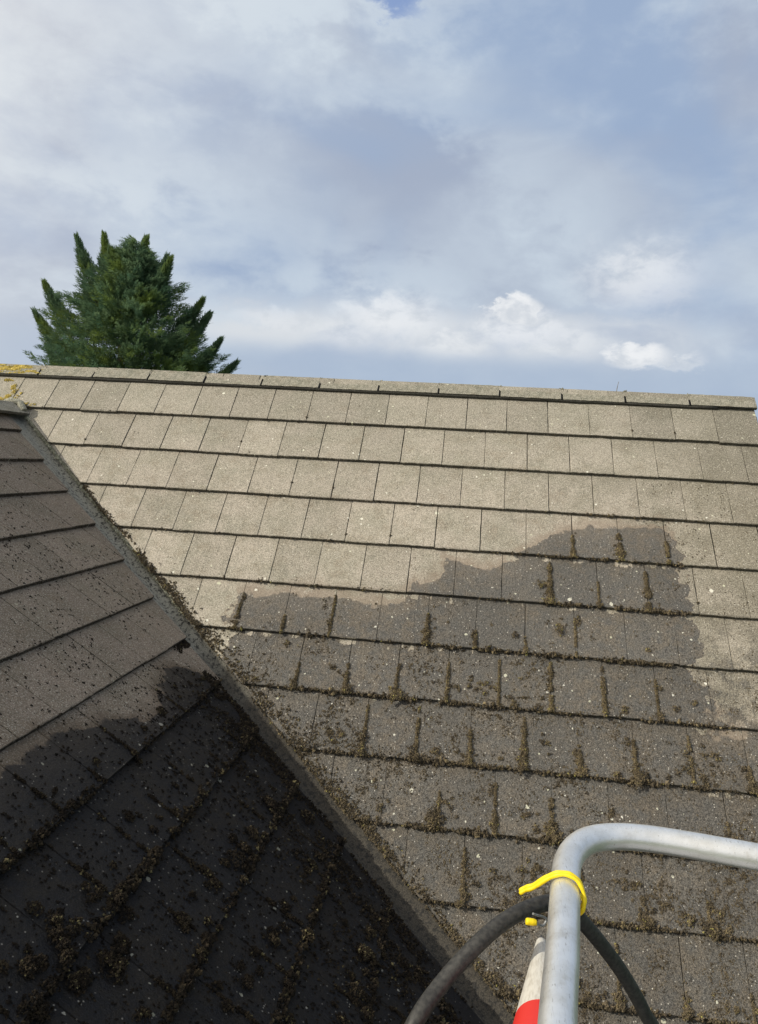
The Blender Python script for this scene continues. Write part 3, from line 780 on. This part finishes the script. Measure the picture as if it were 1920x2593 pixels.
        if 3 <= k <= 8:
            for _ in range(260):
                uc = random.uniform(4.5, 5.36); sc = sk - random.random() * (PA.g - 0.01)
                if n1(uc * 6, sc * 6, 9.4) < -0.1: continue
                r = random.uniform(0.0012, 0.0038)
                G.add(uc, sc, surfh(PA, sc) + r * 0.3, r, r * random.uniform(0.8, 2), r * 0.8, random.uniform(0, 0.4))
        # thick fringe where the slope meets the valley
        if k >= 4:
            for _ in range(int(150 + 750 * min(1, (k - 3) / 3))):
                s = sk - random.random() * PA.g
                wid = 0.018 + 0.04 * min(1, (k - 4) / 3)
                off = abs(random.gauss(0, wid)); 
                if k in (7, 8): off *= 1.5
                if n1(s * 6, off * 30, 2.2) < -0.25: continue
                r = random.uniform(0.0035, 0.008)
                G.add(xv(s) + dA(sk) - 0.012 + off, s, surfh(PA, s) + random.uniform(-0.012, 0.010) * (1 if off < 0.02 else 0.5), r, r, r, min(1, max(0, random.gauss(0.42, 0.2))))
    me = G.build('moss', MOSS_A)
    o = bpy.data.objects.new('moss', me); link(o)
    tag(o, 'brown and olive moss clumps along the tile joints and edges of the sunlit slope', 'moss', kind='stuff')
moss_main()

def moss_wing():
    G = Grains(PB)
    def wetB(y): return float(np.interp(y, [p[0] for p in WET_B], [p[1] for p in WET_B]))
    for k in range(-1, KB + 1):
        sk = PB.s0 + k * PB.g
        hi = yv(sk) - dB(sk) / KV
        lo = -4.6
        u = hi
        while u > lo:
            wf = (sk + 0.02) - wetB(u)
            den = 0.04 + 0.05 * n1(u * 3, k, 1) if wf < 0 else min(1, 0.45 + 0.2 * wf) * (0.6 + 1.2 * n1(u * 4, k * 3.1, 5))
            if random.random() < den:
                big = 1.1 + 1.6 * max(0, n1(u * 7, k * 3.3, 8)) + (0.5 if wf > 0.5 else 0)
                r = random.uniform(0.003, 0.007) * (big if wf > 0 else 0.6)
                for _ in range(4 if wf > 0 else 1):
                    G.add(u + random.gauss(0, 0.005), sk + random.uniform(-0.022, 0.010), random.uniform(-0.012, 0.006), r, r, r * 0.9, min(1, max(0, random.gauss(0.45, 0.25))))
            u -= 0.0048
        ph = 0.24 if k % 2 else 0.09
        for i in range(-20, 2):
            uj = ph + i * W
            if uj > hi - 0.02 or uj < lo: continue
            wf = sk - 0.1 - wetB(uj)
            if wf < 0: continue
            ln = random.uniform(0.3, 1.0) * (PB.g - 0.03); wmax = random.uniform(0.006, 0.016) * (1.3 if wf > 0.6 else 0.8)
            steps = int(ln / 0.005); top = random.random() < 0.5
            for j in range(steps):
                f = j / steps
                if n1(f * 5, k * 2.2, i * 1.7) < -0.2: continue
                wd = wmax * (1 - 0.6 * f) * (0.7 + 0.8 * n1(f * 5, i * 3.1, k)) + 0.002
                s = sk - f * ln
                for _ in range(3):
                    a = random.gauss(0, 0.6); r = random.uniform(0.0032, 0.006)
                    G.add(uj + a * wd, s, surfh(PB, min(s, sk - 0.001)) + max(0, wd * 0.7 * (1 - min(1, a * a))), r, r, r, min(1, max(0, random.gauss(0.5, 0.22))))
        nC = max(0, int((k - 5) * 14)) if k > 5 else 0
        for _ in range(min(nC, 60)):
            uc = random.uniform(lo, hi); sc = sk - abs(random.gauss(0, 0.11))
            if sc < wetB(uc): continue
            rr = random.uniform(0.010, 0.030) * (random.choice([1, 1.3, 2.0]) if k >= 8 else 1)
            cushion(G, uc, sc, rr, rr * random.uniform(0.7, 1.3), rr * 0.5, random.choice([0.35, 0.5, 0.65]), dens=0.8, gr=0.0052)
        # fine dark crumbs
        for _ in range({-1: 30, 0: 80, 1: 240, 2: 420, 3: 620, 4: 620, 5: 600}.get(k, 900)):
            uc = random.uniform(lo + (0.6 if k < 5 else 0), hi); sc = sk - random.random() * (PB.g - 0.01)
            dry = sc < wetB(uc)
            if dry and n1(uc * 2.3, sc * 2.3, 1.1) < -0.05 and random.random() < 0.8: continue
            r = random.uniform(0.0016, 0.0046) * (1 if dry else 1.2)
            for q in range(random.choice([1, 1, 2])):
                G.add(uc + random.gauss(0, 0.005), sc + random.gauss(0, 0.005), surfh(PB, sc) + r * 0.3, r, r * random.uniform(0.8, 2.0), r * 0.8, min(1, max(0, random.gauss(0.2, 0.15))))
        if k >= 6:
            for _ in range(1500):
                s = sk - random.random() * PB.g; off = abs(random.gauss(0, 0.10 + 0.07 * min(4, k - 6)))
                if n1(s * 4, off * 9, 7.2) < -0.05: continue
                r = random.uniform(0.003, 0.0075)
                G.add(yv(s) - dB(sk) / KV - off, s, surfh(PB, s) + random.uniform(-0.002, 0.008), r, r, r, min(1, max(0, random.gauss(0.42, 0.22))))
    # large heaps low on the left
    for (y_, s_, r_) in ((-3.60, 3.08, .045), (-3.66, 3.12, .05), (-3.78, 3.10, .055), (-3.72, 3.22, .05), (-3.60, 3.05, .03), (-3.88, 3.17, .05), (-3.59, 3.25, .06), (-3.50, 3.27, .045), (-3.36, 3.18, .05), (-3.42, 3.07, .035),
                      (-3.30, 3.14, .03), (-3.95, 3.0, .04), (-3.05, 3.16, .04), (-2.85, 3.15, .03), (-2.6, 2.82, .03), (-3.15, 2.8, .028)):
        for _ in range(3): cushion(G, y_ + random.gauss(0, r_ * .4), s_ + random.gauss(0, r_ * .4), r_ * .7, r_ * .6, r_ * 0.5, random.choice([0.35, 0.5, 0.62]), gr=0.0052)
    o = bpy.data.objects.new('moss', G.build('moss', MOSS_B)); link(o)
    tag(o, 'dark brown and black moss heaped over the shaded wet slope', 'moss', kind='stuff')
moss_wing()

def lichens():
    G = Grains(PA)
    # yellow crust on the ridge tile and around the head of the valley
    for (u, s, ru, rs, d) in ((-0.46, -0.25, 0.045, 0.022, .9), (-0.38, -0.17, 0.028, 0.040, 1), (-0.35, -0.11, 0.026, 0.030, 1), (-0.38, -0.06, 0.035, 0.030, 1), (-0.42, -0.02, 0.05, 0.030, 1), (-0.32, -0.02, 0.045, 0.028, 1),
                              (-0.26, 0.01, 0.05, 0.022, .8), (-0.20, 0.015, 0.04, 0.018, .6), (-0.13, 0.02, 0.03, 0.010, .5), (-0.50, 0.0, 0.05, 0.04, 1), (-0.30, -0.06, 0.02, 0.02, .5), (-0.28, -0.10, 0.015, 0.02, .4)):
        cushion(G, u, s, ru, rs, 0.006, 0.5, dens=0.8 * d, gr=0.006)
    for _ in range(1700):                                  # on the main ridge tile at the far left
        u = random.uniform(-0.66, -0.20); q = random.random()
        if n1(u * 9, q * 3, 0) < -0.15 + max(0, (u + 0.40)) * 2.0: continue
        y = YR - 0.090 + 0.078 * q; z = ZR - 0.002 - abs(y - YR) * 0.926
        d = np.array((u, y, z)) - PA.o
        G.add(float(d @ PA.eu), float(d @ PA.es), float(d @ PA.n) + 0.003, 0.007, 0.006, 0.004, random.random() * 0.9)
    o = bpy.data.objects.new('lichen', G.build('lichen', LICH)); link(o)
    tag(o, 'bright yellow lichen crust on the far left ridge tile and valley head', 'lichen', kind='stuff')
    H = Grains(PA)
    for _ in range(2600):                                 # pale crumbly crust at the foot of the cut tiles
        s = random.uniform(0.12, 1.75); f = min(1, max(0, (1.9 - s) / 1.2))
        if random.random() > 0.35 + 0.65 * f: continue
        r = random.uniform(0.003, 0.0075)
        H.add(xv(s) + dA(s) - 0.013 + random.gauss(0, 0.008), s, -0.027 + random.uniform(-0.004, 0.010), r, r, r, random.random() * 0.95)
    for k in range(0, 12):
        for _ in range(4):
            y = YR - abs(random.gauss(0, 0.008)); z = ZR + 0.001 - abs(y - YR) * 0.926; dd = np.array((RX + k * RW + random.gauss(0, 0.008), y, z)) - PA.o
            r = random.uniform(0.003, 0.007); H.add(float(dd @ PA.eu), float(dd @ PA.es), float(dd @ PA.n), r, r, r, random.random() * 0.5)
    o = bpy.data.objects.new('lichen', H.build('lichen_pale', PALE)); link(o)
    tag(o, 'pale crumbly lichen and mortar strip along the upper valley edge', 'lichen', kind='stuff')
    M = Grains(PA)
    for (u, s, ru) in ((-0.42, 0.048, 0.05), (-0.33, 0.05, 0.05), (-0.25, 0.05, 0.05), (-0.18, 0.052, 0.03), (-0.52, 0.048, 0.05)):
        cushion(M, u, s, ru, 0.028, 0.028, 0.45, dens=1.0, gr=0.006, base=-0.012)
    o = bpy.data.objects.new('moss', M.build('moss_tuft', MOSS_A)); link(o)
    tag(o, 'grey green moss tuft where the wing ridge meets the sunlit slope', 'moss', kind='stuff')
lichens()

# ------------------------------------------------------------------ conifer behind the ridge
def conifer():
    root = thing('conifer_tree', 'dark green conifer with ragged pointed tops rising behind the roof ridge', 'tree', (-8.9, 20.0, -7.0))
    bark = simple('bark', (0.10, 0.07, 0.05), 0.95, 0.1, 12, 0.3, 0.01)
    mt, t, bs = new_mat('conifer_foliage'); geo = t.n('ShaderNodeTexCoord').outputs['Object']
    ti = t.n('ShaderNodeAttribute', attribute_name='tint').outputs['Fac']
    n = t.noise(geo, 1.1, 3, 0.5)
    c = t.mix(ti, (0.064, 0.128, 0.080), (0.140, 0.205, 0.105)); c = t.mix(t.ss(n, 0.46, 0.66), c, (0.155, 0.215, 0.055))
    t.set(bs.inputs['Base Color'], c); bs.inputs['Roughness'].default_value = 0.7; bs.inputs['Specular IOR Level'].default_value = 0.25
    tr = t.n('ShaderNodeBsdfTranslucent'); t.set(tr.inputs[0], t.vm('SCALE', c, scale=1.3)); mx = t.n('ShaderNodeMixShader'); mx.inputs[0].default_value = 0.38
    t.set(mx.inputs[1], bs.outputs[0]); t.set(mx.inputs[2], tr.outputs[0]); t.set([n_ for n_ in mt.node_tree.nodes if n_.type == 'OUTPUT_MATERIAL'][0].inputs[0], mx.outputs[0])
    V = []; F = []; T = []
    # frond template in local axes: x along the frond, y sideways, z normal
    def frond(P, D, L, tint):
        D = D.normalized(); S = D.cross(Vector((random.gauss(0, .6), random.gauss(0, .6), 1))).normalized(); N = S.cross(D)
        nseg = 6
        for j in range(nseg + 1):
            f = j / nseg; c = P + D * (L * f) + Vector((0, 0, -0.10 * L * f * f))
            w = L * 0.42 * (1 - f) ** 0.7 + 0.02
            for sg in (-1, 1):
                if random.random() < 0.12: continue
                dd = (D * 0.75 + S * sg * 0.75 + N * random.gauss(0, 0.30)).normalized()
                a = c; tip = c + dd * w * random.uniform(0.7, 1.2); ww = S.cross(dd).normalized() if False else dd.cross(N).normalized()
                th = w * 0.13
                b = len(V); V.extend([a - ww * th * 0.5, a + dd * w * 0.45 + ww * th, tip, a + dd * w * 0.40 - ww * th])
                F.append((b, b + 1, b + 2, b + 3)); T.extend([tint + random.uniform(-.15, .15)] * 4)
        b = len(V); tip = P + D * (L * 1.12) + Vector((0, 0, -0.08 * L))
        V.extend([P + D * L * 0.55 + S * 0.02, P + D * L * 0.55 - S * 0.02, tip, tip + N * 0.004]); F.append((b, b + 1, b + 2, b + 3)); T.extend([tint + .1] * 4)
    branches = []
    def spire(base, tip, rad, n, curl=0.0):
        base = Vector(base); tip = Vector(tip); ax = tip - base; L = ax.length; d = ax.normalized()
        branches.append((base, tip, 0.05))
        o1 = d.orthogonal().normalized(); o2 = d.cross(o1)
        for _ in range(n):
            f = random.random() ** 0.8; a = random.uniform(0, 2 * math.pi)
            R_ = rad * 0.85 * (1 - f) ** 1.05 + 0.015
            out = o1 * math.cos(a) + o2 * math.sin(a)
            P = base + ax * f + out * R_ * random.uniform(0.15, 0.95)
            D = (out * (0.85 - 0.55 * f) + d * (0.55 + 0.8 * f) + Vector((0, 0, 0.15)))
            tint = min(1, max(0, 0.25 + 0.5 * random.random()))
            frond(P, D, random.uniform(0.18, 0.46) * (1.1 - 0.4 * f), tint)
    # ragged leaders; heights and reach of each as seen against the sky
    C0 = Vector((-8.9, 20, 0.5))
    tips = [(-10.35, 6.55, .42), (-9.63, 6.75, .40), (-8.2, 6.75, .45), (-7.72, 6.35, .42), (-6.95, 5.85, .5), (-9.0, 6.1, .55), (-11.6, 5.05, .55), (-10.45, 5.15, .5), (-11.85, 4.05, .5), (-6.15, 4.7, .55), (-5.9, 4.25, .5),
            (-5.4, 3.4, .5), (-4.95, 2.7, .5), (-11.9, 2.9, .5)]
    for i, (x, z, r) in enumerate(tips):
        yj = 20 + random.uniform(-0.9, 0.9)
        bx = C0.x + (x - C0.x) * 0.60; bz = z - 1.9 - 0.3 * (6.7 - z) * 0.0
        spire((bx, 20 + (yj - 20) * 0.4, bz), (x, yj, z), r, int(620 * (r + 0.3)))
    # limbs reaching out and up all round the trunk, each with sprays along its outer part
    for _ in range(460):
        z0 = random.uniform(-5.0, 5.6); a = random.uniform(0, 2 * math.pi)
        zt = z0 + random.uniform(0.5, 1.3)
        reach = float(np.interp(zt, [-5, 0, 2.3, 3.3, 4.2, 5.0, 5.8, 6.6], [3.9, 3.8, 3.45, 3.05, 2.55, 1.85, 0.95, 0.12])) * random.uniform(0.74, 1.04)
        out = Vector((math.cos(a), math.sin(a), 0)); A_ = Vector((-8.5, 20, z0)); B_ = Vector((-8.5, 20, zt)) + out * reach
        tnt = 0.15 + 0.6 * random.random()
        for j in range(62):
            f = random.choice([0.30 + 0.70 * random.random() ** 0.7, 0.30 + 0.70 * random.random() ** 0.7, 0.05 + 0.6 * random.random()])
            c_ = A_.lerp(B_, f) + Vector((0, 0, 0.25 * (f * f - f)))
            w_ = 0.55 * (1.05 - f) ** 0.6
            P_ = c_ + Vector((random.gauss(0, w_ * .6), random.gauss(0, w_ * .6), random.gauss(0, w_ * .35)))
            side = (P_ - c_); D_ = out * 0.9 + Vector((0, 0, 0.45)) + side * 1.2
            frond(P_, D_, random.uniform(0.22, 0.46) * (1.2 - 0.4 * f), min(1, max(0, tnt + random.gauss(0, 0.12))))
    Vn = np.array([tuple(v) for v in V]); me = mesh_np('crown', Vn, np.array(F), False, mt)
    at = me.attributes.new('tint', 'FLOAT', 'POINT'); at.data.foreach_set('value', np.array(T, dtype=np.float32))
    part('crown', me, None, root)
    part('trunk', tube('trunk', [(-8.9, 20, -7.02), (-8.9, 20, -3), (-8.85, 20, 0), (-8.9, 20, 3.5)], [0.36, 0.28, 0.19, 0.05], bark, 14), None, root)
    for k, (b, tp, r) in enumerate(branches):
        if k % 3 == 0: part('limb', tube('limb', catmull([(-8.88, 20, b.z - 1.2), b, b + (tp - b) * 0.5, b + (tp - b) * 0.85], 4), 0.035, bark, 6), None, root)
conifer()

# ------------------------------------------------------------------ work platform rail, hose, tie, striped cone
def metal_mat():
    mt, t, bs = new_mat('scuffed_aluminium'); geo = t.n('ShaderNodeTexCoord').outputs['Object']
    n = t.noise(t.vm('MULTIPLY', geo, (1.0, 0.25, 1.0)), 260, 3, 0.6); n2 = t.noise(geo, 28, 4, 0.65); n3 = t.noise(geo, 9, 3, 0.5)
    c = t.mix(t.ss(n2, 0.35, 0.7), (0.82, 0.83, 0.82), (0.70, 0.70, 0.67)); c = t.mix(t.m('MULTIPLY', t.ss(n, 0.62, 0.72), 0.5), c, (0.33, 0.31, 0.27))
    sc_ = t.noise(t.vm('MULTIPLY', geo, (900.0, 35.0, 900.0)), 1.0, 2, 0.5); c = t.mix(t.m('MULTIPLY', t.ss(sc_, 0.62, 0.68), 0.35), c, (0.42, 0.42, 0.41))
    c = t.mix(t.m('MULTIPLY', t.ss(t.noise(geo, 14, 4, 0.7), 0.56, 0.70), 0.35), c, (0.46, 0.42, 0.33))
    t.set(bs.inputs['Base Color'], c); bs.inputs['Metallic'].default_value = 0.75
    t.set(bs.inputs['Roughness'], t.ss(n3, 0.3, 0.7, 0.30, 0.42)); bump(t, bs, t.m('ADD', n, n2), 0.0006, 0.5)
    return mt
ALU = metal_mat()
plat = thing('work_platform', 'silver tubular guard rail of a work platform, bent round at its corner', 'guard rail', (4.2, -5.4, -2.05))
RZ = -0.936; RR_ = 0.0225
rail = [(3.27, -6.35, RZ), (3.36, -5.75, RZ), (3.43, -5.22, RZ), (3.466, -4.954, RZ), (3.485, -4.832, RZ), (3.505, -4.69, RZ)]
corner = [(3.514, -4.625, RZ), (3.523, -4.575, RZ), (3.540, -4.528, RZ), (3.566, -4.490, RZ), (3.603, -4.466, RZ), (3.652, -4.455, RZ), (3.72, -4.454, RZ - 0.002)]
right = [(3.86, -4.470, RZ - 0.005), (4.10, -4.500, RZ - 0.01), (4.7, -4.575, RZ - 0.02), (5.05, -4.66, RZ - 0.02), (5.12, -4.75, RZ - 0.02), (5.10, -5.0, RZ - 0.02), (4.95, -6.45, RZ)]
P = catmull(rail, 4)[:-1] + catmull([rail[-1]] + corner + [right[0]], 7)[:-1] + catmull(right, 4)
part('guard_rail', tube('guard_rail', P, RR_, ALU, 40), None, plat)
for (x, y) in ((5.08, -4.82), (4.98, -6.2), (3.30, -6.2)):
    part('post', tube('post', [(x, y, RZ - 0.01), (x, y, -2.03)], 0.021, ALU, 20), None, plat)
part('floor', box_mesh('floor', (3.32, -6.4, -2.07), (5.1, -4.62, -2.03), simple('chequer_floor', (0.35, 0.35, 0.35), 0.5, 0.5, 40, 0.2, 0.002, 0.6)), None, plat)
part('toe_board', box_mesh('toe_board', (3.32, -4.62, -2.07), (5.1, -4.60, -1.92), ALU), None, plat)
part('post', tube('post', [(3.46, -5.62, RZ - 0.01), (3.46, -5.62, -2.03)], 0.021, ALU, 20), None, plat)

rubber = simple('dusty_rubber', (0.022, 0.022, 0.021), 0.55, 0.4, 140, 0.2, 0.0005, col2=(0.042, 0.041, 0.037))
hp = [(3.10, -5.05, -1.98), (3.13, -5.0, -1.7), (3.19, -4.90, -1.38), (3.2638, -4.7690, -1.1670 - 0.03), (3.2957, -4.7323, -1.1259), (3.3326, -4.6854, -1.0904), (3.3840, -4.6463, -1.0456), (3.4330, -4.6087, -1.0200), (3.4856, -4.5718, -1.0118), (3.5288, -4.5376, -1.0262),
      (3.5693, -4.5059, -1.0747), (3.6139, -4.4647, -1.1377), (3.6612, -4.4238, -1.2101), (3.7115, -4.3836, -1.3000), (3.7656, -4.3448, -1.4162), (3.80, -4.32, -1.7), (3.79, -4.34, -2.2)]
ho = bpy.data.objects.new('hose', tube('hose', catmull(hp, 7), 0.0128, rubber, 24)); link(ho)
tag(ho, 'thick black rubber hose looped under the silver guard rail and tied on', 'hose')

yel = simple('yellow_rubber', (0.80, 0.62, 0.010), 0.45, 0.4, 200, 0.08, 0.0003)
xr = 3.508
tp = [(-0.064, -4.640, -0.022), (-0.056, -4.643, -0.014), (-0.045, -4.648, -0.006), (-0.026, -4.655, 0.014), (-0.010, -4.660, 0.0250), (0.006, -4.664, 0.0268), (0.019, -4.669, 0.0200), (0.0265, -4.675, 0.0045), (0.0262, -4.680, -0.009), (0.021, -4.678, -0.022), (0.010, -4.665, -0.034), (-0.006, -4.650, -0.046)]
tie = thing('cable_tie', 'bright yellow rubber tie strapped over the silver rail to hold the hose', 'tie', (xr, -4.665, RZ))
for k, dy in ((0, -0.0034), (1, 0.0034)):
    pts = catmull([(xr + a, b + dy * (1 + 0.15 * math.sin(i)), RZ + c + (0.0006 if k else 0)) for i, (a, b, c) in enumerate(tp)], 6)
    rr = [0.0031 + 0.0003 * math.sin(i * 0.9) for i in range(len(pts))]
    part('strand', tube('strand', pts, rr, yel, 14), None, tie)
part('tail', tube('tail', catmull([(3.4545, -4.6544, -0.9950), (3.462, -4.6538, -0.9955), (3.471, -4.6530, -0.9960)], 5), [0.0045, 0.0052, 0.0055, 0.0055, 0.0055, 0.0055, 0.0055, 0.0055, 0.005, 0.0045, 0.004], yel, 14), None, tie)
part('tail', tube('tail', catmull([(3.5440, -4.575, -0.986), (3.5500, -4.572, -0.990), (3.5545, -4.568, -1.000)], 4), 0.0035, yel, 10), None, tie)
grey = simple('grey_wire', (0.28, 0.29, 0.29), 0.4, 0.5, 100, 0.2, 0, 0.4)
part('clip', tube('clip', catmull([(3.4655, -4.6435, -0.9880), (3.474, -4.638, -0.993), (3.484, -4.628, -1.000), (3.489, -4.625, -1.006), (3.484, -4.630, -1.013), (3.474, -4.640, -1.006), (3.4668, -4.6442, -1.0030)], 5), 0.0019, grey, 8), None, tie)

def cone():
    mt, t, bs = new_mat('red_white_bands'); tc = t.n('ShaderNodeTexCoord').outputs['UV']
    sp = t.n('ShaderNodeSeparateXYZ'); t.set(sp.inputs[0], tc)
    n = t.noise(tc, 40, 4, 0.6)
    c = t.mix(t.m('GREATER_THAN', t.m('PINGPONG', t.m('ADD', sp.outputs[1], 0.0), 0.25), 0.188), t.mix(t.ss(n, 0.4, 0.7), (0.62, 0.60, 0.54), (0.46, 0.43, 0.37)), (0.62, 0.030, 0.022))
    c = t.mix(t.m('LESS_THAN', sp.outputs[1], 0.012), c, (0.10, 0.10, 0.10))
    t.set(bs.inputs['Base Color'], c); bs.inputs['Roughness'].default_value = 0.45
    A = Vector((3.4950, -4.5330, -1.0900)); B = CONE_B
    d = (B - A); L = d.length; d.normalize()
    P = []; rad = []; N = 40; LL = 0.62
    for i in range(N + 1):
        f = i / N; P.append(A + d * (LL * f)); rad.append(0.0020 if i == 0 else 0.006 + 0.180 * (LL * f))
    me = tube('cone', P, rad, mt, 36)
    uvl = me.uv_layers.new(name='UVMap'); li = np.empty(len(me.loops), dtype=np.int32); me.loops.foreach_get('vertex_index', li)
    vi = np.arange(len(me.vertices)); uv = np.stack([(vi % 36) / 36, (vi // 36) / N * LL], 1).astype(np.float32)
    uvl.data.foreach_set('uv', uv[li].ravel())
    o = bpy.data.objects.new('traffic_cone', me); link(o)
    tag(o, 'red and white banded cone tip showing under the silver guard rail', 'traffic cone')
CONE_B = Vector((3.480, -4.7360, -1.1100))
cone()

# dry stem growing from the ridge
st = tube('dry_stem', catmull([(4.367, 0.19, 0.31), (4.370, 0.19, 0.345), (4.377, 0.19, 0.385)], 4), [0.0022] * 5 + [0.0015] * 4, simple('dry_stem', (0.20, 0.16, 0.09), 0.9, 0.1, 30, 0.2, 0), 6)
so_ = bpy.data.objects.new('dry_stem', st); link(so_); tag(so_, 'thin dry plant stem sticking up from the right part of the ridge', 'plant')
